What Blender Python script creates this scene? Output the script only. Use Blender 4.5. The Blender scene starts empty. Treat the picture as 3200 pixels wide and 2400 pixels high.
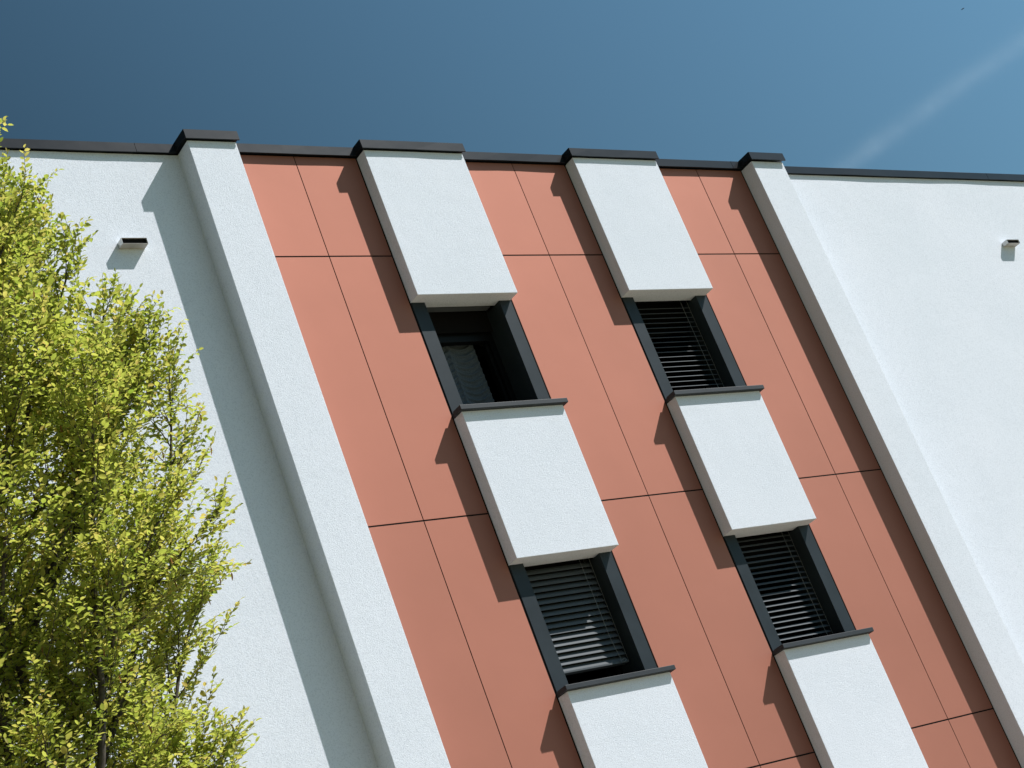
import bpy, bmesh, math, random
import numpy as np
from mathutils import Vector, Matrix
random.seed(7); rng = np.random.default_rng(11)
scene = bpy.context.scene
COL = scene.collection

# ------------------------------------------------------------------ units
S = 1.22            # metres per survey unit (storey of 2.28 units = 2.8 m)
CZ = 1.6            # eye height above the ground, metres
def W(x, y, z): return (x*S, y*S, z*S + CZ)
ZG = -CZ/S          # ground in survey units

# ------------------------------------------------------------------ camera
def look_axes(yaw, pitch, roll):
    y, p, r = (math.radians(a) for a in (yaw, pitch, roll))
    f = Vector((math.sin(y)*math.cos(p), math.cos(y)*math.cos(p), math.sin(p)))
    rt = Vector((math.cos(y), -math.sin(y), 0)); up = rt.cross(f)
    return rt*math.cos(r) + up*math.sin(r), -rt*math.sin(r) + up*math.cos(r), f
R_, U_, F_ = look_axes(40.588, 22.1755, -21.3427)
cam_d = bpy.data.cameras.new('camera'); cam = bpy.data.objects.new('camera', cam_d); COL.objects.link(cam)
cam_d.sensor_width = 36; cam_d.lens = 5657.67/3200*36
cam_d.clip_start = 0.1; cam_d.clip_end = 60000
M = Matrix(((R_.x, U_.x, -F_.x, 0), (R_.y, U_.y, -F_.y, -10*S), (R_.z, U_.z, -F_.z, CZ), (0, 0, 0, 1)))
cam.matrix_world = M
scene.camera = cam

# ------------------------------------------------------------------ world, sun, exposure
SUN = Vector((1.8276, -1.0, 2.357)).normalized()
elev = math.asin(SUN.z); azim = math.atan2(SUN.x, SUN.y)
world = bpy.data.worlds.new('World'); scene.world = world; world.use_nodes = True
wn = world.node_tree; wn.nodes.clear()
wo = wn.nodes.new('ShaderNodeOutputWorld'); bg = wn.nodes.new('ShaderNodeBackground'); sk = wn.nodes.new('ShaderNodeTexSky')
sk.sky_type = 'NISHITA'; sk.sun_disc = False; sk.sun_elevation = elev; sk.sun_rotation = azim
sk.air_density = 1.0; sk.dust_density = 0.3; sk.ozone_density = 1.0; sk.altitude = 300
bg.inputs['Strength'].default_value = 0.118
# polarised daylight: the blue deepens 90 degrees away from the sun, T = 1 - d*sin^2/(1+cos^2)
tcw = wn.nodes.new('ShaderNodeTexCoord')
dt = wn.nodes.new('ShaderNodeVectorMath'); dt.operation = 'DOT_PRODUCT'; dt.inputs[1].default_value = SUN; wn.links.new(tcw.outputs['Generated'], dt.inputs[0])
def wmath(op, a, b):
    q = wn.nodes.new('ShaderNodeMath'); q.operation = op
    for i, v in enumerate((a, b)):
        if isinstance(v, (int, float)): q.inputs[i].default_value = v
        else: wn.links.new(v, q.inputs[i])
    return q.outputs[0]
c2 = wmath('MULTIPLY', dt.outputs['Value'], dt.outputs['Value'])
pol = wmath('SUBTRACT', 1.0, wmath('MULTIPLY', wmath('DIVIDE', wmath('SUBTRACT', 1.0, c2), wmath('ADD', 1.0, c2)), 0.97))
tint = wn.nodes.new('ShaderNodeVectorMath'); tint.operation = 'MULTIPLY'; tint.inputs[1].default_value = (0.775, 1.08, 1.0); wn.links.new(sk.outputs[0], tint.inputs[0])
scl = wn.nodes.new('ShaderNodeVectorMath'); scl.operation = 'SCALE'; wn.links.new(tint.outputs[0], scl.inputs[0]); wn.links.new(pol, scl.inputs['Scale'])
wn.links.new(scl.outputs[0], bg.inputs[0]); wn.links.new(bg.outputs[0], wo.inputs[0])
sun_d = bpy.data.lights.new('sun', 'SUN'); sun_d.energy = 5.0; sun_d.angle = math.radians(0.5); sun_d.color = (1.0, 0.975, 0.94)
sun = bpy.data.objects.new('sun', sun_d); COL.objects.link(sun)
sun.rotation_euler = (-SUN).to_track_quat('-Z', 'Y').to_euler(); sun.location = (20, -20, 40)
vs = scene.view_settings
vs.view_transform = 'Standard'; vs.look = 'None'; vs.gamma = 1; vs.exposure = 0.45; vs.use_curve_mapping = False
scene.cycles.use_denoising = True
scene.cycles.max_bounces = 8; scene.cycles.transparent_max_bounces = 24

# ------------------------------------------------------------------ helpers
def tag(o, label=None, cat=None, group=None, kind=None):
    if label: o['label'] = label
    if cat: o['category'] = cat
    if group: o['group'] = group
    if kind: o['kind'] = kind
    return o
def empty(name, loc):
    o = bpy.data.objects.new(name, None); COL.objects.link(o); o.location = loc; o.empty_display_size = .2
    return o
class MB:
    def __init__(s): s.v = []; s.f = []; s.m = []
    def face_block(s, vs, fs, m=0):
        n = len(s.v); s.v += vs; s.f += [tuple(i+n for i in f) for f in fs]; s.m += [m]*len(fs)
    def box(s, x0, x1, y0, y1, z0, z1, m=0):          # survey units
        p = [W(x, y, z) for z in (z0, z1) for y in (y0, y1) for x in (x0, x1)]
        s.face_block(p, [(0,2,3,1),(4,5,7,6),(0,1,5,4),(2,6,7,3),(0,4,6,2),(1,3,7,5)], m)
    def tube(s, pts, rad, n=6, m=0):                  # metres
        rads = rad if isinstance(rad, (list, tuple)) else [rad]*len(pts)
        base = len(s.v)
        for i, p in enumerate(pts):
            a = Vector(pts[max(i-1, 0)]); b = Vector(pts[min(i+1, len(pts)-1)]); t = (b-a).normalized()
            u = t.orthogonal().normalized(); w = t.cross(u)
            for k in range(n):
                q = Vector(p) + (u*math.cos(2*math.pi*k/n) + w*math.sin(2*math.pi*k/n))*rads[i]
                s.v.append(tuple(q))
        for i in range(len(pts)-1):
            for k in range(n):
                a = base+i*n+k; b = base+i*n+(k+1) % n
                s.f.append((a, b, b+n, a+n)); s.m.append(m)
        s.f.append(tuple(base+k for k in range(n))[::-1]); s.m.append(m)
        s.f.append(tuple(base+(len(pts)-1)*n+k for k in range(n))); s.m.append(m)
    def build(s, name, mats, parent=None, bevel=0, smooth=False):
        me = bpy.data.meshes.new(name)
        off = Vector(parent.matrix_world_cached) if parent is not None and hasattr(parent, 'matrix_world_cached') else OFF.get(parent.name if parent else None, Vector((0, 0, 0)))
        me.from_pydata([tuple(Vector(v)-off) for v in s.v], [], s.f)
        for mt in (mats if isinstance(mats, (list, tuple)) else [mats]): me.materials.append(mt)
        me.polygons.foreach_set('material_index', s.m)
        if smooth: me.polygons.foreach_set('use_smooth', [True]*len(me.polygons))
        me.update()
        o = bpy.data.objects.new(name, me); COL.objects.link(o)
        if parent is not None: o.parent = parent; OFF[o.name] = off
        if bevel:
            b = o.modifiers.new('bevel', 'BEVEL'); b.width = bevel; b.segments = 2; b.limit_method = 'ANGLE'
        return o
OFF = {}
def root(name, loc):
    e = empty(name, loc); OFF[e.name] = Vector(loc); return e
def sub_empty(name, parent):
    o = bpy.data.objects.new(name, None); COL.objects.link(o); o.parent = parent; OFF[o.name] = OFF[parent.name]; o.empty_display_size = .1
    return o

# ------------------------------------------------------------------ materials
def new_mat(name):
    m = bpy.data.materials.new(name); m.use_nodes = True
    nt = m.node_tree; b = nt.nodes['Principled BSDF']
    return m, nt, b
def N(nt, t, **kw):
    n = nt.nodes.new(t)
    for k, v in kw.items():
        if k in n.inputs: n.inputs[k].default_value = v
        else: setattr(n, k, v)
    return n
def obj_coord(nt):
    g = nt.nodes.new('ShaderNodeNewGeometry'); return g.outputs['Position']
def ramp(nt, fac, stops):
    r = nt.nodes.new('ShaderNodeValToRGB'); nt.links.new(fac, r.inputs[0])
    e = r.color_ramp.elements
    while len(e) < len(stops): e.new(0.5)
    for i, (p, c) in enumerate(stops): e[i].position = p; e[i].color = (*c, 1)
    return r.outputs[0]

def plaster_mat():
    m, nt, b = new_mat('scratch_plaster'); co = obj_coord(nt); L = nt.links.new
    n1 = N(nt, 'ShaderNodeTexNoise', Scale=0.9, Detail=5.0, Roughness=0.6); L(co, n1.inputs['Vector'])
    base = ramp(nt, n1.outputs['Fac'], [(0.3, (0.735, 0.772, 0.845)), (0.7, (0.775, 0.805, 0.880))])
    n2 = N(nt, 'ShaderNodeTexNoise', Scale=120.0, Detail=3.0, Roughness=0.7); L(co, n2.inputs['Vector'])
    n3 = N(nt, 'ShaderNodeTexNoise', Scale=62.0, Detail=2.0, Roughness=0.5); L(co, n3.inputs['Vector'])
    n4 = N(nt, 'ShaderNodeTexNoise', Scale=5.0, Detail=3.0, Roughness=0.6); L(co, n4.inputs['Vector'])
    pits = N(nt, 'ShaderNodeTexNoise', Scale=85.0, Detail=2.0); L(co, pits.inputs['Vector'])  # fine dark pits of the plaster grain, put into the colour
    dr = ramp(nt, pits.outputs['Fac'], [(0.30, (0.84, 0.85, 0.86)), (0.46, (0.97, 0.97, 0.97)), (0.62, (1.0, 1.0, 1.0))])
    mx = nt.nodes.new('ShaderNodeMixRGB'); mx.blend_type = 'MULTIPLY'; mx.inputs[0].default_value = 1; L(base, mx.inputs[1]); L(dr, mx.inputs[2])
    L(mx.outputs[0], b.inputs['Base Color'])
    b1 = N(nt, 'ShaderNodeBump', Strength=0.8, Distance=0.004); L(n2.outputs['Fac'], b1.inputs['Height'])
    b2 = N(nt, 'ShaderNodeBump', Strength=0.30, Distance=0.004); L(n3.outputs['Fac'], b2.inputs['Height']); L(b1.outputs[0], b2.inputs['Normal'])
    b3 = N(nt, 'ShaderNodeBump', Strength=0.12, Distance=0.02); L(n4.outputs['Fac'], b3.inputs['Height']); L(b2.outputs[0], b3.inputs['Normal'])
    L(b3.outputs[0], b.inputs['Normal'])
    b.inputs['Roughness'].default_value = 0.95; b.inputs['Specular IOR Level'].default_value = 0.1
    return m
def panel_mat():
    m, nt, b = new_mat('salmon_laminate'); co = obj_coord(nt); L = nt.links.new
    n1 = N(nt, 'ShaderNodeTexNoise', Scale=0.7, Detail=4.0, Roughness=0.55); L(co, n1.inputs['Vector'])
    oi = nt.nodes.new('ShaderNodeObjectInfo')
    c = ramp(nt, n1.outputs['Fac'], [(0.3, (0.396, 0.178, 0.130)), (0.7, (0.423, 0.190, 0.139))])
    hs = N(nt, 'ShaderNodeHueSaturation'); L(c, hs.inputs['Color'])
    mr = N(nt, 'ShaderNodeMapRange'); mr.inputs['To Min'].default_value = 0.97; mr.inputs['To Max'].default_value = 1.03
    L(oi.outputs['Random'], mr.inputs['Value']); L(mr.outputs[0], hs.inputs['Value']); L(hs.outputs[0], b.inputs['Base Color'])
    n2 = N(nt, 'ShaderNodeTexNoise', Scale=1.6, Detail=2.0); L(co, n2.inputs['Vector'])
    bp = N(nt, 'ShaderNodeBump', Strength=0.25, Distance=0.01); L(n2.outputs['Fac'], bp.inputs['Height']); L(bp.outputs[0], b.inputs['Normal'])
    b.inputs['Roughness'].default_value = 0.78; b.inputs['Specular IOR Level'].default_value = 0.3; b.inputs['Metallic'].default_value = 0.88
    return m
def metal_mat(name, col, rough=0.45, spec=0.5, var=0.12, metallic=0.0):
    m, nt, b = new_mat(name); co = obj_coord(nt); L = nt.links.new
    n1 = N(nt, 'ShaderNodeTexNoise', Scale=2.5, Detail=5.0, Roughness=0.6); L(co, n1.inputs['Vector'])
    c0 = tuple(c*(1-var) for c in col); c1 = tuple(c*(1+var) for c in col)
    L(ramp(nt, n1.outputs['Fac'], [(0.35, c0), (0.65, c1)]), b.inputs['Base Color'])
    n2 = N(nt, 'ShaderNodeTexNoise', Scale=3.0, Detail=2.0); L(co, n2.inputs['Vector'])
    bp = N(nt, 'ShaderNodeBump', Strength=0.25, Distance=0.008); L(n2.outputs['Fac'], bp.inputs['Height']); L(bp.outputs[0], b.inputs['Normal'])
    b.inputs['Roughness'].default_value = rough; b.inputs['Specular IOR Level'].default_value = spec; b.inputs['Metallic'].default_value = metallic
    return m
PLASTER = plaster_mat(); PANEL = panel_mat()
ANTHRA = metal_mat('anthracite_sheet_metal', (0.015, 0.0175, 0.022), 0.28, 0.16)
SILLM = metal_mat('sill_sheet_metal', (0.036, 0.041, 0.048), 0.55, 0.18)
JAMB = metal_mat('anthracite_jamb_cladding', (0.029, 0.037, 0.044), 0.45, 0.1)
SLAT = metal_mat('grey_slat_coating', (0.10, 0.11, 0.12), 0.7, 0.12, 0.05)
FRAME = metal_mat('dark_window_frame', (0.005, 0.0055, 0.006), 0.5, 0.15)
BACK = metal_mat('black_rail_backing', (0.008, 0.007, 0.007), 0.9, 0.1)
STEEL = metal_mat('galvanised_sleeve', (0.62, 0.62, 0.61), 0.32, 0.5, 0.1, 0.35)
RUST = metal_mat('stained_sleeve_bottom', (0.42, 0.40, 0.38), 0.6, 0.3, 0.35)
CABLE = metal_mat('thin_cable', (0.22, 0.22, 0.22), 0.5)
ROOM = metal_mat('room_wall_paint', (0.25, 0.24, 0.22), 0.9, 0.1)
ROOFM = metal_mat('roof_felt', (0.12, 0.12, 0.12), 0.9, 0.1)

def glass_mat():
    m = bpy.data.materials.new('window_glass'); m.use_nodes = True; nt = m.node_tree; nt.nodes.clear(); L = nt.links.new
    o = nt.nodes.new('ShaderNodeOutputMaterial'); mx = nt.nodes.new('ShaderNodeMixShader'); fr = N(nt, 'ShaderNodeFresnel', IOR=1.5)
    t = nt.nodes.new('ShaderNodeBsdfTransparent'); t.inputs[0].default_value = (0.85, 0.9, 0.88, 1); g = nt.nodes.new('ShaderNodeBsdfGlossy'); g.inputs['Roughness'].default_value = 0.01
    L(fr.outputs[0], mx.inputs[0]); L(t.outputs[0], mx.inputs[1]); L(g.outputs[0], mx.inputs[2]); L(mx.outputs[0], o.inputs[0])
    return m
GLASS = glass_mat()
def fabric_mat():
    m, nt, b = new_mat('net_curtain_fabric'); co = obj_coord(nt)
    n = N(nt, 'ShaderNodeTexNoise', Scale=220.0, Detail=2.0); nt.links.new(co, n.inputs['Vector'])
    nt.links.new(ramp(nt, n.outputs['Fac'], [(0.4, (0.065, 0.078, 0.095)), (0.6, (0.12, 0.14, 0.165))]), b.inputs['Base Color'])
    b.inputs['Roughness'].default_value = 0.9
    return m
FABRIC = fabric_mat()

# ------------------------------------------------------------------ ground
def ground():
    m, nt, b = new_mat('ground_cover'); co = obj_coord(nt); L = nt.links.new
    n = N(nt, 'ShaderNodeTexNoise', Scale=0.6, Detail=8.0, Roughness=0.65); L(co, n.inputs['Vector'])
    n2 = N(nt, 'ShaderNodeTexNoise', Scale=14.0, Detail=5.0); L(co, n2.inputs['Vector'])
    c = ramp(nt, n.outputs['Fac'], [(0.35, (0.12, 0.125, 0.05)), (0.65, (0.20, 0.18, 0.09))]); L(c, b.inputs['Base Color'])
    bp = N(nt, 'ShaderNodeBump', Strength=0.6, Distance=0.05); L(n2.outputs['Fac'], bp.inputs['Height']); L(bp.outputs[0], b.inputs['Normal'])
    b.inputs['Roughness'].default_value = 0.95
    mb = MB(); mb.face_block([(-4000, -4000, 0), (4000, -4000, 0), (4000, 4000, 0), (-4000, 4000, 0)], [(0, 1, 2, 3)])
    tag(mb.build('ground', m), kind='structure')
    m2, nt, b = new_mat('concrete_paving'); co = obj_coord(nt); L = nt.links.new
    br = N(nt, 'ShaderNodeTexBrick', Scale=1.0); br.offset = 0.5; br.inputs['Brick Width'].default_value = 0.6; br.inputs['Row Height'].default_value = 0.4; br.inputs['Mortar Size'].default_value = 0.008
    br.inputs['Color1'].default_value = (0.31, 0.265, 0.195, 1); br.inputs['Color2'].default_value = (0.27, 0.23, 0.17, 1); br.inputs['Mortar'].default_value = (0.06, 0.055, 0.05, 1)
    L(co, br.inputs['Vector']); L(br.outputs[0], b.inputs['Base Color']); b.inputs['Roughness'].default_value = 0.85
    mb = MB(); mb.face_block([(-14, -9.0, 0.006), (32, -9.0, 0.006), (32, 0.03, 0.006), (-14, 0.03, 0.006)], [(0, 1, 2, 3)])
    tag(mb.build('pavement', m2), kind='structure')
ground()

# ------------------------------------------------------------------ building
P1L, P1R, J1, AL, AR, J2, BL, BR, J3, P4L, P4R = 6.3211, 6.7317, 7.3134, 7.9032, 8.8785, 9.4714, 10.0669, 11.0399, 11.6261, 12.2168, 12.6308
AJL, AJR, BJL, BJR = 8.0316, 8.7585, 10.1890, 10.9157
YF, YP, YW = -0.1168, -0.1579, 0.0349
H1, H2, H3 = 6.5741, 4.2932, 2.0200
B1, B2, S1T, S1B, S2T, S2B = 6.1375, 3.8647, 5.1335, 5.0955, 2.8560, 2.8200
ZT, CB, CT = 7.5170, 7.5180, 7.6030
XL, XR, YB = -5.0, 25.0, 8.0

bld = root('apartment_building', W(9.5, 4.0, ZG))
tag(bld, 'white plastered apartment building with salmon cladding panels between projecting white blocks', 'building')

# plain plastered walls either side
def grid_wall(mb, x0, x1, y0, y1, z0, z1): mb.box(x0, x1, y0, y1, z0, z1)
mb = MB(); mb.box(XL, P1L, YW, 0.30, ZG, ZT); mb.build('plaster_wall', PLASTER, bld)
mb = MB(); mb.box(P4R, XR, YW, 0.30, ZG, ZT); mb.build('plaster_wall', PLASTER, bld)
mb = MB(); mb.box(XL, XL+.25, 0.302, YB-.26, ZG, ZT); mb.box(XR-.25, XR, 0.302, YB-.26, ZG, ZT); mb.box(XL, XR, YB-.25, YB, ZG, ZT)
mb.build('rear_wall', PLASTER, bld)
for a, b_ in ((P1L, P1R), (P4L, P4R)):
    mb = MB(); mb.box(a, b_, YP, 0.299, ZG, ZT); mb.build('pilaster', PLASTER, bld, bevel=0.004)
# projecting plastered blocks
for a, b_ in ((AL, AR), (BL, BR)):
    for z0, z1 in ((B1, ZT), (B2, S1B), (ZG, S2B)):
        mb = MB(); mb.box(a, b_, YF, 0.077, z0, z1); mb.build('plaster_block', PLASTER, bld, bevel=0.004)
# black backing behind the cladding
mb = MB()
for a, b_ in ((P1R, AL), (AR, BL), (BR, P4L)): mb.box(a+.001, b_-.001, 0.032, 0.298, ZG, ZT)
for a, b_ in ((P1R, AL), (AR, BL), (BR, P4L)):      # black edge profiles that fill the gaps beside the blocks
    mb.box(a+.001, a+.0150, 0.0025, 0.031, ZG, ZT-.004); mb.box(b_-.0150, b_-.001, 0.0025, 0.031, ZG, ZT-.004)
for a, b_, c in ((P1R, J1, AL), (AR, J2, BL), (BR, J3, P4L)):
    for h in (H1, H2, H3, -0.255): mb.box(a+.016, c-.016, 0.0022, 0.031, h-.0058, h+.0058)
    mb.box(b_-.0033, b_+.0033, 0.0028, 0.031, ZG, ZT-.004)
mb.build('rail_backing', BACK, bld)
# salmon panels
G, GV, GE = 0.0062, 0.0036, 0.0160
rows = [(H1+G, ZT-.002), (H2+G, H1-G), (H3+G, H2-G), (-0.255+G, H3-G), (ZG+.02, -0.255-G)]
for x0, xj, x1 in ((P1R, J1, AL), (AR, J2, BL), (BR, J3, P4L)):
    for z0, z1 in rows:
        for a, b_ in ((x0+GE, xj-GV), (xj+GV, x1-GE)):
            mb = MB(); mb.box(a, b_, random.uniform(-.0006, .0006), 0.010, z0, z1)
            mb.build('cladding_panel', PANEL, bld, bevel=0.0008)
# inner structure so that the rooms are dark and closed
mb = MB()
for z in (ZG-.05, 0.40, 2.68, 4.95, 7.22): mb.box(XL+.26, XR-.26, 0.305, YB-.26, z, z+.14)
for x in (4.0, 7.0, 9.47, 12.0, 15.0): mb.box(x, x+.08, 0.6, YB-.3, ZG, 7.2)
mb.build('floor_slab', ROOM, bld)
for a, b_ in ((AL, AR), (BL, BR)):
    mb = MB()
    for z0, z1 in ((B1+.12, ZT), (B2+.12, S1B-.02), (ZG, S2B-.02)): mb.box(a-.08, b_+.08, 0.3005, 0.45, z0, z1)
    for z0, z1 in ((S1B-.02, B1+.12), (S2B-.02, B2+.12)):
        mb.box(a-.08, a+.10, 0.3005, 0.45, z0, z1); mb.box(b_-.10, b_+.08, 0.3005, 0.45, z0, z1)
    mb.build('inner_wall', ROOM, bld)
mb = MB(); mb.box(XL+.26, XR-.26, 0.46, YB-.26, 7.40, 7.46); mb.build('flat_roof', ROOFM, bld)

# roof coping: folded anthracite sheet, each length slightly wavy
def coping(x0, x1, y0, y1=0.46, ret=0.0, wav=0.0035, seed=0):
    rr = random.Random(seed); L = x1-x0; n = max(2, int(L/0.22))
    ph = [rr.uniform(0, 6.28) for _ in range(4)]
    mb = MB(); prof = lambda dz, dy: [(y1, CB+.02), (y0+.012, CB+.02), (y0+.012, CB+.0+dz), (y0+dy, CB+dz), (y0+.002+dy*.5, CT-.004), (y0+.006, CT), (y1, CT+.012)]
    vs = []; k = 7
    for i in range(n+1):
        x = x0 + L*i/n
        e = min(1, min(i, n-i)/1.5) if n > 3 else 0.4
        dz = wav*e*(math.sin(x*3.1+ph[0])+.6*math.sin(x*7.7+ph[1]))*.6
        dy = wav*.8*e*(math.sin(x*2.3+ph[2])+.6*math.sin(x*6.1+ph[3]))*.6
        vs += [W(x, y, z) for y, z in prof(dz, dy)]
    fs = []
    for i in range(n):
        for j in range(k):
            a = i*k+j; b2 = i*k+(j+1) % k
            fs.append((a, b2, b2+k, a+k))
    fs.append(tuple(range(k))[::-1]); fs.append(tuple(n*k+j for j in range(k)))
    mb.face_block(vs, fs)
    return mb.build('roof_coping', ANTHRA, bld, bevel=0.0)
OV = 0.032
for i, (a, b_, y) in enumerate([(XL-.03, 5.9745, YW-.030), (5.9775, P1L-.0215, YW-.031), (P1L-.020, P1R+.022, YP-.030), (P1R+.0235, AL-.0225, -.037),
        (AL-.021, AR+.021, YF-.030), (AR+.0225, BL-.0235, -.039), (BL-.022, BR+.022, YF-.028), (BR+.0235, 12.085, -.036), (12.088, P4L-.0215, -.037),
        (P4L-.020, P4R+.019, YP-.034), (P4R+.0205, 15.92, YW-.026), (15.923, XR+.03, YW-.027)]):
    coping(a, b_, y, seed=i)
mb = MB(); mb.box(XL-.03, XR+.03, YB-.30, YB+.03, CB, CT); mb.box(XL-.03, XL+.28, 0.462, YB-.302, CB, CT); mb.box(XR-.28, XR+.03, 0.462, YB-.302, CB, CT)
mb.build('roof_coping', ANTHRA, bld)

# ------------------------------------------------------------------ windows
def window(XA, XB_, jl, jr, zs, zsb, zt, label, open_sash=False):
    w = sub_empty('window', bld); w['label'] = label
    mb = MB(); mb.box(XA+.0015, jl, -.0035, 0.299, zs+.002, zt-.001); mb.build('jamb_cladding', JAMB, w, bevel=0.002)
    mb = MB(); mb.box(jr, XB_-.0015, -.0035, 0.299, zs+.002, zt-.001); mb.build('jamb_cladding', JAMB, w, bevel=0.002)
    # projecting sheet metal sill: wider lip in front, narrower behind
    mb = MB()
    mb.box(XA-.027, XB_+.033, YF-.0395, -.046, zsb, zs)
    mb.box(XA-.006, XB_+.006, -.0455, 0.24, zsb+.001, zs+.0015)
    mb.build('sill', SILLM, w, bevel=0.003)
    # frame
    fy0, fy1 = 0.235, 0.292; fz1 = zt+.11; t = 0.05
    mb = MB(); mb.box(jl-.002, jl+t, fy0, fy1, zs+.002, fz1); mb.box(jr-t, jr+.002, fy0, fy1, zs+.002, fz1)
    mb.box(jl+t, jr-t, fy0, fy1, zs+.002, zs+t); mb.box(jl+t, jr-t, fy0, fy1, zt-.235, fz1)
    mid = (jl+jr)/2
    mb.build('frame', FRAME, w, bevel=0.002)
    mb = MB()
    if open_sash:          # sash swung into the room on its right hand hinge
        fb = MB(); X0 = jr-.075
        fb.box(X0, X0+.04, .27, .33, zs+t, zt-.24); fb.box(X0, X0+.04, .80, .86, zs+t, zt-.24); fb.box(X0, X0+.04, .33, .80, zs+t, zs+t+.06); fb.box(X0, X0+.04, .33, .80, zt-.30, zt-.24)
        fb.build('open_sash', FRAME, w, bevel=0.002)
        mb.box(X0+.015, X0+.021, .332, .798, zs+t+.062, zt-.302)
    else: mb.box(jl+t-.004, jr-t+.004, .258, .264, zs+t-.004, zt-.231)
    mb.build('pane', GLASS, w)
    mb = MB(); mb.box(jl, jr, .199, .2045, zt-.17, zt+.12); mb.build('blind_housing', BACK, w)
    return w
window(AL, AR, AJL, AJR, S1T, S1B, B1, 'open window with its blind drawn up and a net curtain inside', True)
window(BL, BR, BJL, BJR, S1T-.0015, S1B-.001, B1, 'upper right window behind a lowered venetian blind')
window(AL, AR, AJL, AJR, S2T, S2B, B2, 'lower left window behind a nearly closed venetian blind')
window(BL, BR, BJL, BJR, S2T, S2B, B2, 'lower right window behind a venetian blind with open slats')

# ------------------------------------------------------------------ blinds
def slat_prof(w, tilt, crown=0.06):
    """cross-section in (y, z), outer edge tilted down; convex upwards"""
    top = []; n = 8
    for i in range(n+1):
        s = -w/2 + w*i/n; c = crown*w*(1-(2*s/w)**2)
        top.append((s, c))
    lip = w*.035
    top = [(-w/2-lip*.2, -lip*.9), (-w/2-lip*.7, -lip*.2)] + top + [(w/2+lip*.7, -lip*.2), (w/2+lip*.2, -lip*.9)]
    th = .0009
    bot = [(a, b-th) for a, b in top][::-1]
    ca, sa = math.cos(tilt), math.sin(tilt)
    return [(a*ca - b*sa, a*sa + b*ca) for a, b in top+bot]
def strip(mb, prof, x0, x1, y, z, m=0, sag=0.0):
    n = len(prof); xs = [x0, (x0+x1)/2, x1]
    vs = []
    for i, x in enumerate(xs):
        vs += [W(x, y+a, z+b-(sag if i == 1 else 0)) for a, b in prof]
    fs = [(i*n+j, i*n+(j+1) % n, (i+1)*n+(j+1) % n, (i+1)*n+j) for i in range(len(xs)-1) for j in range(n)]
    fs += [tuple(range(n))[::-1], tuple((len(xs)-1)*n+j for j in range(n))]
    mb.face_block(vs, fs, m)
def blind(jl, jr, zt, zlast, nsl, tilt, label, bottom=False, raised=False, cordx=None, loops=False, yb=0.13):
    t = root('venetian_blind', W((jl+jr)/2, yb, zlast))
    tag(t, label, 'blind', 'venetian blinds in the four windows')
    mb = MB(); pitch = 0.0486; w = 0.066
    x0, x1 = jl+.012, jr-.022
    if raised:
        for i in range(nsl):
            strip(mb, slat_prof(w, 0.02*random.uniform(-1, 1)), x0, x1, yb, zlast+.012+i*.0042)
    else:
        pr = slat_prof(w, tilt)
        for i in range(nsl):
            strip(mb, pr if i % 5 else slat_prof(w, tilt+.02*random.uniform(-1, 1)), x0+random.uniform(-.002, .002), x1+random.uniform(-.002, .002), yb, zlast+i*pitch)
    o = mb.build('slats', SLAT, t, smooth=False)
    mb = MB(); zr = zlast-.035 if not raised else zlast
    mb.box(x0, x1, yb-.030, yb+.030, zr-.008, zr+.006); mb.build('bottom_rail', SLAT, t, bevel=0.001)
    mb = MB(); mb.box(jl+.004, jr-.004, yb-.028, yb+.028, zt+.03, zt+.075); mb.build('head_rail', FRAME, t)
    for gx in (jl+.035, jr-.030):
        for gy in (-.033, .033):
            mb = MB(); z1 = zt+.03; mb.tube([W(gx, yb+gy, (zr if not raised else zlast)), W(gx+.001, yb+gy, z1)], .0016, 5); mb.build('ladder_cord', CABLE, t)
    if cordx:
        zb = zlast - (0.03 if loops else 0.06)
        pts = [W(cordx, .094, zt+.03), W(cordx+.003, .093, (zt+zb)/2), W(cordx+.004, .092, zb+.18), W(cordx+.012, .090, zb+.10), W(cordx+.026, .09, zb+.02)]
        if loops:
            c = (cordx+.045, zb)
            pts += [W(c[0]+.03*math.cos(a)*(1 if a < 6.3 else .8), .088-.004*math.sin(2*a), c[1]+.012*math.sin(a)+.008*math.cos(a)) for a in [3.1+.5*k for k in range(20)]]
        mb = MB(); mb.tube(pts, .0021, 5); mb.build('pull_cord', CABLE, t, smooth=True)
    return t
blind(AJL, AJR, B1, 6.150, 9, 0, 'dark venetian blind drawn up into a stack above the net curtain', raised=True)
blind(BJL, BJR, B1, 5.315-.0485*3, 20, math.radians(29), 'venetian blind in the top window with thin edge-on slats, right of the open window', cordx=BJR-.108)
blind(AJL, AJR, B2, 3.060, 17, math.radians(51), 'nearly closed venetian blind ending above the sill of the lower left window', cordx=AJR-.125, loops=True)
blind(BJL, BJR, B2, 2.978-.0485*2, 21, math.radians(32), 'venetian blind with open slats in the lower right window', cordx=BJR-.112)

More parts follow.
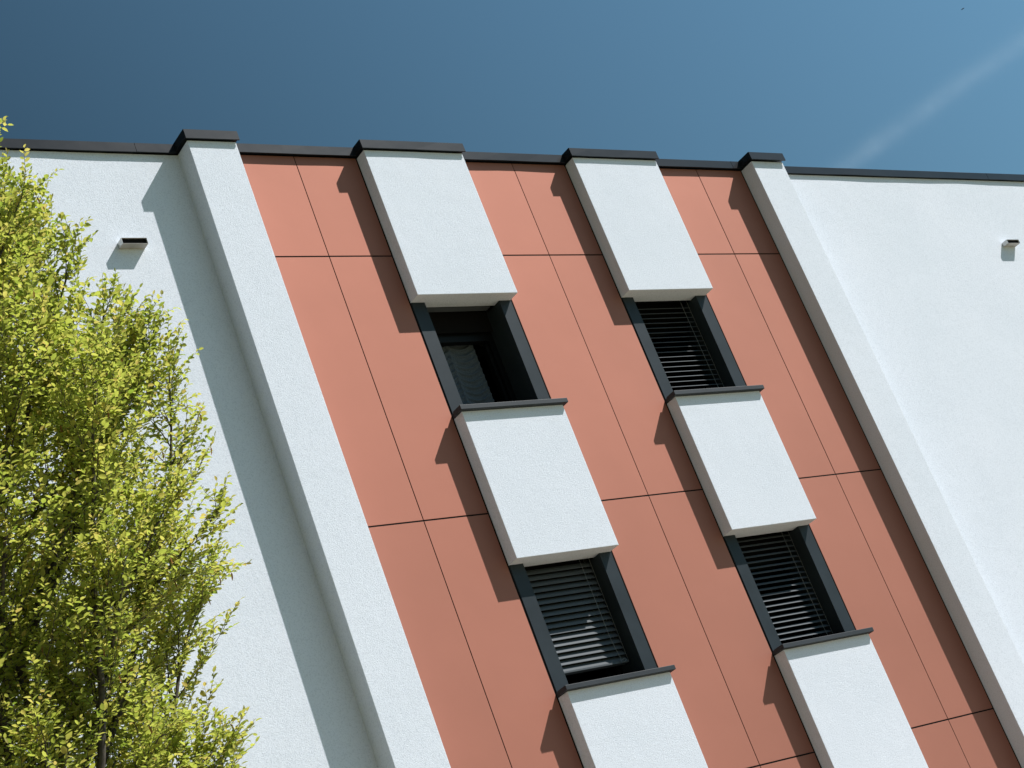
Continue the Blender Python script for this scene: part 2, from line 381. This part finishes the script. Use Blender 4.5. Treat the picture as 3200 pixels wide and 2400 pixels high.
# ------------------------------------------------------------------ net curtain
def curtain():
    x0, x1, z0, z1, y = AJL+.06, 8.600, S1T+.06, 5.955, .340
    nx, nz = 60, 150; vs = []; fs = []
    for j in range(nz+1):
        for i in range(nx+1):
            u = i/nx; v = j/nz; s = (u*2) % 1.0 if u < 1 else 1.0
            sw = 4*(s-.5)**2                       # 1 at the gathers, 0 mid swag
            ph = (v*13 - sw*1.15 + .4*sw*sw)*2*math.pi
            d = (.009*math.sin(ph) + .004*math.sin(2*ph+1))*(1-.6*sw) - .022*sw**3
            vs.append(W(x0+(x1-x0)*u, y+d, z0+(z1-z0)*v))
    for j in range(nz):
        for i in range(nx):
            a = j*(nx+1)+i; fs.append((a, a+1, a+nx+2, a+nx+1))
    mb = MB(); mb.face_block(vs, fs); t = root('net_curtain', W((x0+x1)/2, y, z0))
    tag(t, 'grey swagged net curtain hanging inside the open upper left window', 'curtain')
    mb.build('fabric', FABRIC, t, smooth=True)
    mb = MB(); mb.tube([W(x0, y, z1+.006), W(x1+.01, y, z1+.006)], .006, 8); mb.build('curtain_rod', FRAME, t, smooth=True)
curtain()

# ------------------------------------------------------------------ rectangular drain spouts through the plain walls
def spout(x0, x1, z0, z1, y0, label):
    t = root('drain_spout', W((x0+x1)/2, YW, z0)); tag(t, label, 'drain spout', 'drain spouts in the plain walls')
    th = .0016
    mb = MB(); y1 = YW+.0
    mb.box(x0, x1, y0, YW-.0005, z1-th, z1); mb.box(x0, x0+th, y0, YW-.0005, z0+th, z1-th); mb.box(x1-th, x1, y0, YW-.0005, z0+th, z1-th)
    mb.build('sleeve', STEEL, t)
    mb = MB(); mb.box(x0, x1, y0, YW-.0005, z0, z0+th); mb.build('bottom_plate', RUST, t)
    mb = MB(); mb.box(x0+th, x1-th, y0+.014, y0+.016, z0+th, z1-th); mb.build('dark_interior', BACK, t)  # black sheet standing in for the unlit inside of the sleeve
spout(5.6125, 5.8115, 6.6695, 6.7200, -.0388, 'rectangular metal drain spout on the left wall, above the tree, with stained underside')
spout(15.602, 15.7975, 6.6625, 6.7085, -.0403, 'small rectangular metal drain spout on the right wall near the photo edge')

# ------------------------------------------------------------------ hornbeam tree
def leaf_mat():
    m = bpy.data.materials.new('hornbeam_leaf'); m.use_nodes = True; nt = m.node_tree; nt.nodes.clear(); L = nt.links.new
    o = nt.nodes.new('ShaderNodeOutputMaterial')
    at = nt.nodes.new('ShaderNodeAttribute'); at.attribute_name = 'tint'
    c1 = ramp(nt, at.outputs['Fac'], [(0.0, (0.14, 0.20, 0.035)), (0.55, (0.34, 0.37, 0.08)), (0.9, (0.42, 0.37, 0.075)), (1.0, (0.25, 0.13, 0.05))])
    c2 = ramp(nt, at.outputs['Fac'], [(0.0, (0.26, 0.37, 0.04)), (0.55, (0.56, 0.60, 0.10)), (0.9, (0.74, 0.63, 0.16)), (1.0, (0.34, 0.17, 0.06))])
    b = nt.nodes.new('ShaderNodeBsdfPrincipled'); b.inputs['Roughness'].default_value = 0.5; b.inputs['Specular IOR Level'].default_value = 0.35; L(c1, b.inputs['Base Color'])
    tr = nt.nodes.new('ShaderNodeBsdfTranslucent'); L(c2, tr.inputs[0])
    mx = nt.nodes.new('ShaderNodeMixShader'); mx.inputs[0].default_value = 0.52; L(b.outputs[0], mx.inputs[1]); L(tr.outputs[0], mx.inputs[2]); L(mx.outputs[0], o.inputs[0])
    return m
def bark_mat():
    m, nt, b = new_mat('hornbeam_bark'); co = obj_coord(nt); L = nt.links.new
    n = N(nt, 'ShaderNodeTexNoise', Scale=18.0, Detail=5.0); L(co, n.inputs['Vector'])
    L(ramp(nt, n.outputs['Fac'], [(0.35, (0.045, 0.035, 0.027)), (0.65, (0.12, 0.10, 0.08))]), b.inputs['Base Color'])
    bp = N(nt, 'ShaderNodeBump', Strength=0.5, Distance=0.01); L(n.outputs['Fac'], bp.inputs['Height']); L(bp.outputs[0], b.inputs['Normal'])
    b.inputs['Roughness'].default_value = 0.85
    return m

def tree():
    TX, TY = 2.95, -2.2
    base = Vector(W(TX, TY, ZG))
    t = root('hornbeam_tree', tuple(base)); tag(t, 'hornbeam tree with fresh yellow-green leaves in front of the left wall', 'tree')
    rz = np.array([ZG+1.2, 0.4, 1.4, 2.0, 2.16, 2.3, 2.44, 2.6, 2.84, 2.92, 3.02, 3.18, 3.45, 3.65, 3.9, 4.2, 4.39, 4.6, 4.97, 5.16, 5.28, 5.54, 5.78, 6.1, 6.5, 6.9, 7.1])
    rr = np.array([0.25, 0.80, 1.02, 1.08, 1.02, 1.12, 1.22, 1.24, 1.26, 1.23, 1.22, 1.22, 1.28, 1.34, 1.36, 1.25, 1.16, 1.04, .93, .83, .79, .73, .64, .44, .22, .08, .03])*.98
    def env(z, az):     # z in metres above ground -> radius in metres
        r = np.interp((z-CZ)/S, rz, rr)*S
        return r*(1-.07*(1-math.cos(3*(az+.39))))
    rg = random.Random(5)
    V = []; Fc = []
    def tube(pts, rads, n):
        b0 = len(V)
        for i, p in enumerate(pts):
            tdir = (pts[min(i+1, len(pts)-1)]-pts[max(i-1, 0)])
            u = tdir.orthogonal(); u.normalize(); w = tdir.cross(u); w.normalize()
            for k in range(n):
                a = 2*math.pi*k/n; q = p + (u*math.cos(a)+w*math.sin(a))*rads[i]; V.append((q.x, q.y, q.z))
        for i in range(len(pts)-1):
            for k in range(n):
                a = b0+i*n+k; c = b0+i*n+(k+1) % n; Fc.append((a, c, c+n, a+n))
    twigs = []   # (p, d, len)
    def rot_off(d, ang, roll):
        a = d.orthogonal().normalized(); a.rotate(Matrix.Rotation(roll, 3, d)); 
        return (d*math.cos(ang) + a*math.sin(ang)).normalized()
    H = 6.6*S+CZ
    tp = [Vector((.05*math.sin(z*.9), .05*math.cos(z*.7), z)) for z in np.linspace(0, H, 30)]
    tube(tp, [max(.008, .15*(1-i/29)**.9) for i in range(30)], 10)
    def sec(p, d, length, r0, depth):
        n = max(2, int(length/.10)); pts = [p.copy()]; cur = p.copy(); dd = d.copy(); side = 1
        for i in range(n):
            dd = (dd + Vector((rg.gauss(0, .09), rg.gauss(0, .09), rg.gauss(.055, .08)))).normalized()
            cur = cur + dd*(length/n); pts.append(cur.copy())
            rad = math.hypot(cur.x, cur.y); az = math.atan2(cur.y, cur.x)
            e = env(cur.z, az)
            if rad > e*1.01: break
        m = len(pts)-1
        tube(pts, [max(.0016, r0*(1-.85*i/m)) for i in range(m+1)], 3)
        for i in range(1, m+1):
            ddr = (pts[i]-pts[i-1]).normalized()
            for _ in range(2 if rg.random() < .9 else 1):
                side = -side
                h = ddr.cross(Vector((0, 0, 1)));
                if h.length < .05: h = Vector((1, 0, 0))
                h.normalize()
                td = (ddr*rg.uniform(.55, .95) + h*side*rg.uniform(.4, .9) + Vector((0, 0, rg.uniform(-.12, .32)))).normalized()
                twigs.append((pts[i].lerp(pts[i-1], rg.random()), td, rg.uniform(.08, .25)))
        twigs.append((pts[-1], (pts[-1]-pts[-2]).normalized(), rg.uniform(.10, .22)))
    NL = 172
    for li in range(NL):
        f = li/NL
        z0 = 1.3 + (H-2.0)*f**1.3
        az = li*2.39996 + rg.uniform(-.3, .3)
        el = math.radians(rg.uniform(26, 47) + 24*f)
        p = Vector((.05*math.sin(z0*.9), .05*math.cos(z0*.7), z0)); d = Vector((math.cos(az)*math.cos(el), math.sin(az)*math.cos(el), math.sin(el)))
        r0 = .034*(1-f)+.012
        pts = [p.copy()]; cur = p.copy(); n = 0
        lim = rg.uniform(.90, 1.04)
        while n < 40:
            d = (d + Vector((rg.gauss(0, .05), rg.gauss(0, .05), rg.gauss(.014, .05)))).normalized()
            cur = cur + d*.13; pts.append(cur.copy()); n += 1
            if math.hypot(cur.x, cur.y) > env(cur.z, math.atan2(cur.y, cur.x))*lim or cur.z > H+.1: break
        m = len(pts)-1
        if m < 2: continue
        tube(pts, [max(.003, r0*(1-.88*i/m)) for i in range(m+1)], 6)
        for i in range(2, m+1):
            dd = (pts[i]-pts[i-1]).normalized(); fr = i/m
            k = (3 if rg.random() < .35 else 2) if fr > .5 else (1 if rg.random() < .5+fr else 0)
            for _ in range(k):
                sd = rot_off(dd, rg.uniform(.45, .95), rg.uniform(0, 6.283))
                sd = (sd + Vector((0, 0, .25))).normalized()
                sec(pts[i], sd, rg.uniform(.30, .95)*(1.05-.42*fr), .0075*(1.2-fr)+.002, 1)
        twigs.append((pts[-1], (pts[-1]-pts[-2]).normalized(), rg.uniform(.12, .24)))
    # twigs + leaves
    P = []; A = []; Nn = []; Ls = []; T = []
    for p, d, ln in twigs:
        n = 3; pts = [p]; cur = p.copy(); dd = d.copy()
        for i in range(n):
            dd = (dd + Vector((rg.gauss(0, .1), rg.gauss(0, .1), rg.gauss(.03, .08)))).normalized(); cur = cur+dd*(ln/n); pts.append(cur.copy())
        tube(pts, [.0020, .0017, .0014, .0008], 3)
        tw_tint = rg.gauss(0, .10)
        k = max(2, int(ln/.0175)); side = 1
        for j in range(k+1):
            s = (j+.3)/(k+.3)*n; i = min(n-1, int(s)); q = pts[i].lerp(pts[i+1], min(1, s-i)); dr = (pts[i+1]-pts[i]).normalized()
            side = -side; h = dr.cross(Vector((0, 0, 1)))
            if h.length < .05: h = Vector((rg.uniform(-1, 1), rg.uniform(-1, 1), 0))
            h.normalize()
            ax = (dr*rg.uniform(.3, .9) + h*side*(rg.uniform(.5, 1.1) if j < k else .1) + Vector((rg.gauss(0, .18), rg.gauss(0, .18), rg.gauss(-.08, .22)))).normalized()
            nm = Vector((rg.gauss(0, .42), rg.gauss(0, .42), 1)); 
            P.append(q); A.append(ax); Nn.append(nm); Ls.append(rg.uniform(.030, .056)*(0.8 if j >= k-1 else 1)); T.append(min(.93, max(0, rg.gauss(.50, .16)+tw_tint+(.12 if j >= k-1 else 0))))
        if rg.random() < .035:      # hanging brownish catkin
            P.append(pts[-2]); A.append(Vector((rg.gauss(0, .1), rg.gauss(0, .1), -1)).normalized()); Nn.append(Vector((1, rg.random(), 0))); Ls.append(.06); T.append(1.0)
    P = np.array(P); A = np.array(A); Nn = np.array(Nn); Ls = np.array(Ls)[:, None]; T = np.array(T)
    Sd = np.cross(Nn, A); Sd /= np.linalg.norm(Sd, axis=1)[:, None]+1e-9; Up = np.cross(A, Sd)
    wd = rng.uniform(.50, .68, (len(P), 1)); wd[T >= 1.0] = .25; fold = rng.uniform(.05, .30, (len(P), 1)); curl = rng.uniform(-.05, .25, (len(P), 1))
    def pt(a, s, u): return P + A*Ls*a + Sd*Ls*s*wd + Up*Ls*u
    verts = np.stack([pt(0, 0, 0), pt(.28, .42, fold*.42), pt(.66, .40, fold*.40-curl*.3), pt(1, 0, -curl), pt(.66, -.40, fold*.40-curl*.3), pt(.28, -.42, fold*.42), pt(.5, 0, -curl*.2)], 1).reshape(-1, 3)
    nl = len(P)
    quads = np.array([[0, 6, 2, 1], [6, 3, 3, 2], [0, 5, 4, 6], [6, 4, 3, 3]])
    # triangles/quads: use tris for the tip halves
    tris = np.array([[0, 6, 1], [1, 6, 2], [6, 3, 2], [0, 5, 6], [5, 4, 6], [6, 4, 3]])
    idx = (tris[None]+np.arange(nl)[:, None, None]*7).reshape(-1)
    me = bpy.data.meshes.new('crown')
    me.vertices.add(nl*7); me.vertices.foreach_set('co', verts.astype(np.float32).ravel())
    nf = nl*6
    me.loops.add(nf*3); me.loops.foreach_set('vertex_index', idx.astype(np.int32))
    me.polygons.add(nf); me.polygons.foreach_set('loop_start', np.arange(nf, dtype=np.int32)*3); me.polygons.foreach_set('loop_total', np.full(nf, 3, np.int32))
    me.polygons.foreach_set('use_smooth', np.ones(nf, bool))
    at = me.attributes.new('tint', 'FLOAT', 'POINT'); at.data.foreach_set('value', np.repeat(T, 7).astype(np.float32))
    me.materials.append(leaf_mat()); me.update(calc_edges=True); me.validate()
    o = bpy.data.objects.new('crown', me); COL.objects.link(o); o.parent = t
    me = bpy.data.meshes.new('trunk'); me.from_pydata(V, [], Fc); me.materials.append(bark_mat()); me.polygons.foreach_set('use_smooth', [True]*len(me.polygons)); me.update()
    o = bpy.data.objects.new('trunk', me); COL.objects.link(o); o.parent = t
    open('/tmp/cnt','w').write(str(nl)); print('leaves', nl, 'twigs', len(twigs), 'bark faces', len(Fc))
tree()

# ------------------------------------------------------------------ contrail and bird
def ray(px, py):
    return F_ + R_*((px-1600)/5657.67) - U_*((py-1200)/5657.67)
CAMP = Vector((0, -10*S, CZ))
def contrail():
    alt = 3000.0
    a = ray(2648, 520); b = ray(3200, 132)
    pa = CAMP + a*(alt/a.z); pb = CAMP + b*(alt/b.z); d = (pb-pa).normalized()
    p0 = pa - d*2500; p1 = pb + d*3000; c = (p0+p1)/2; L = (p1-p0).length
    rad = 95.0
    t = root('contrail', tuple(c)); tag(t, 'faint pale aircraft contrail crossing the sky at the upper right', 'contrail')
    mb = MB(); n = 24
    x = d; y = d.cross(Vector((0, 0, 1))).normalized(); z = x.cross(y)
    pts = []
    for e in (-L/2, L/2):
        for k in range(n):
            an = 2*math.pi*k/n; pts.append((e, math.cos(an)*rad, math.sin(an)*rad))
    me = bpy.data.meshes.new('vapour_trail')
    me.from_pydata(pts, [], [(k, (k+1) % n, n+(k+1) % n, n+k) for k in range(n)] + [tuple(range(n))[::-1], tuple(range(n, 2*n))])
    m = bpy.data.materials.new('thin_vapour'); m.use_nodes = True; nt = m.node_tree; nt.nodes.clear(); Lk = nt.links.new
    out = nt.nodes.new('ShaderNodeOutputMaterial'); pv = nt.nodes.new('ShaderNodeVolumePrincipled')
    pv.inputs['Color'].default_value = (0.76, 0.89, 1, 1); pv.inputs['Anisotropy'].default_value = 0.2
    tc = nt.nodes.new('ShaderNodeTexCoord'); sp = nt.nodes.new('ShaderNodeSeparateXYZ'); Lk(tc.outputs['Object'], sp.inputs[0])
    def mth(op, a_, b_=None):
        q = nt.nodes.new('ShaderNodeMath'); q.operation = op
        for i_, v_ in enumerate((a_, b_)):
            if v_ is None: continue
            if isinstance(v_, (int, float)): q.inputs[i_].default_value = v_
            else: Lk(v_, q.inputs[i_])
        return q.outputs[0]
    nz = N(nt, 'ShaderNodeTexNoise', Scale=0.0045, Detail=4.0, Roughness=0.6); Lk(tc.outputs['Object'], nz.inputs['Vector'])
    nw = N(nt, 'ShaderNodeTexNoise', Scale=0.0011, Detail=1.0); Lk(tc.outputs['Object'], nw.inputs['Vector'])
    wob = mth('MULTIPLY', mth('SUBTRACT', nw.outputs['Fac'], 0.5), 90.0)
    y1 = mth('ADD', sp.outputs[1], wob)
    zz = mth('MULTIPLY', sp.outputs[2], sp.outputs[2])
    r2 = mth('DIVIDE', mth('ADD', mth('MULTIPLY', y1, y1), zz), 31.0**2)
    core = mth('EXPONENT', mth('MULTIPLY', r2, -1.0))
    y2 = mth('ADD', y1, -22.0)
    r3 = mth('DIVIDE', mth('ADD', mth('MULTIPLY', y2, y2), zz), 52.0**2)
    skirt = mth('MULTIPLY', mth('EXPONENT', mth('MULTIPLY', r3, -1.3)), 0.45)
    nzf = mth('POWER', mth('ADD', nz.outputs['Fac'], 0.12), 2.4)
    dn = mth('MULTIPLY', mth('MULTIPLY', mth('ADD', core, skirt), nzf), 0.0028)
    Lk(dn, pv.inputs['Density']); Lk(pv.outputs[0], out.inputs['Volume'])
    me.materials.append(m)
    o = bpy.data.objects.new('vapour_trail', me); COL.objects.link(o); o.parent = t
    t.rotation_euler = Matrix((x, y, z)).transposed().to_euler()
contrail()

def bird():
    dd = ray(3008, 28).normalized(); c = CAMP + dd*170
    t = root('bird', tuple(c)); tag(t, 'tiny dark bird flying high near the upper right corner', 'bird')
    me = bpy.data.meshes.new('body'); bm = bmesh.new()
    # body along x with a tail and two swept wings, one mesh
    prof = [(-.17, .004), (-.12, .02), (-.05, .04), (.03, .045), (.09, .032), (.13, .026), (.155, .022), (.18, .006)]
    rings = []
    for x, r in prof: rings.append([bm.verts.new((x, r*math.cos(a), r*.9*math.sin(a))) for a in [k*math.pi/4 for k in range(8)]])
    for i in range(len(rings)-1):
        for k in range(8): bm.faces.new((rings[i][k], rings[i][(k+1) % 8], rings[i+1][(k+1) % 8], rings[i+1][k]))
    bm.faces.new(rings[0][::-1]); bm.faces.new(rings[-1])
    for s in (1, -1):
        w = [(.07, .03, .01), (.10, .16, .045), (.05, .30, .03), (-.06, .40, .0), (-.03, .28, .02), (-.05, .15, .03), (-.06, .03, .01)]
        up = [bm.verts.new((x, s*y, z+.006)) for x, y, z in w]; dn = [bm.verts.new((x, s*y, z-.004)) for x, y, z in w]
        bm.faces.new(up); bm.faces.new(dn[::-1])
        for k in range(len(w)): bm.faces.new((up[k], up[(k+1) % len(w)], dn[(k+1) % len(w)], dn[k]))
    tl = [bm.verts.new(v) for v in ((-.12, .012, .004), (-.12, -.012, .004), (-.26, -.045, .0), (-.24, 0, .0), (-.26, .045, .0))]; bm.faces.new(tl)
    bmesh.ops.recalc_face_normals(bm, faces=bm.faces); bm.to_mesh(me); bm.free()
    me.materials.append(metal_mat('dark_feathers', (0.03, 0.03, 0.035), 0.8, 0.2))
    o = bpy.data.objects.new('body', me); COL.objects.link(o); o.parent = t
    t.rotation_euler = (math.radians(25), math.radians(-8), math.radians(-48))
bird()
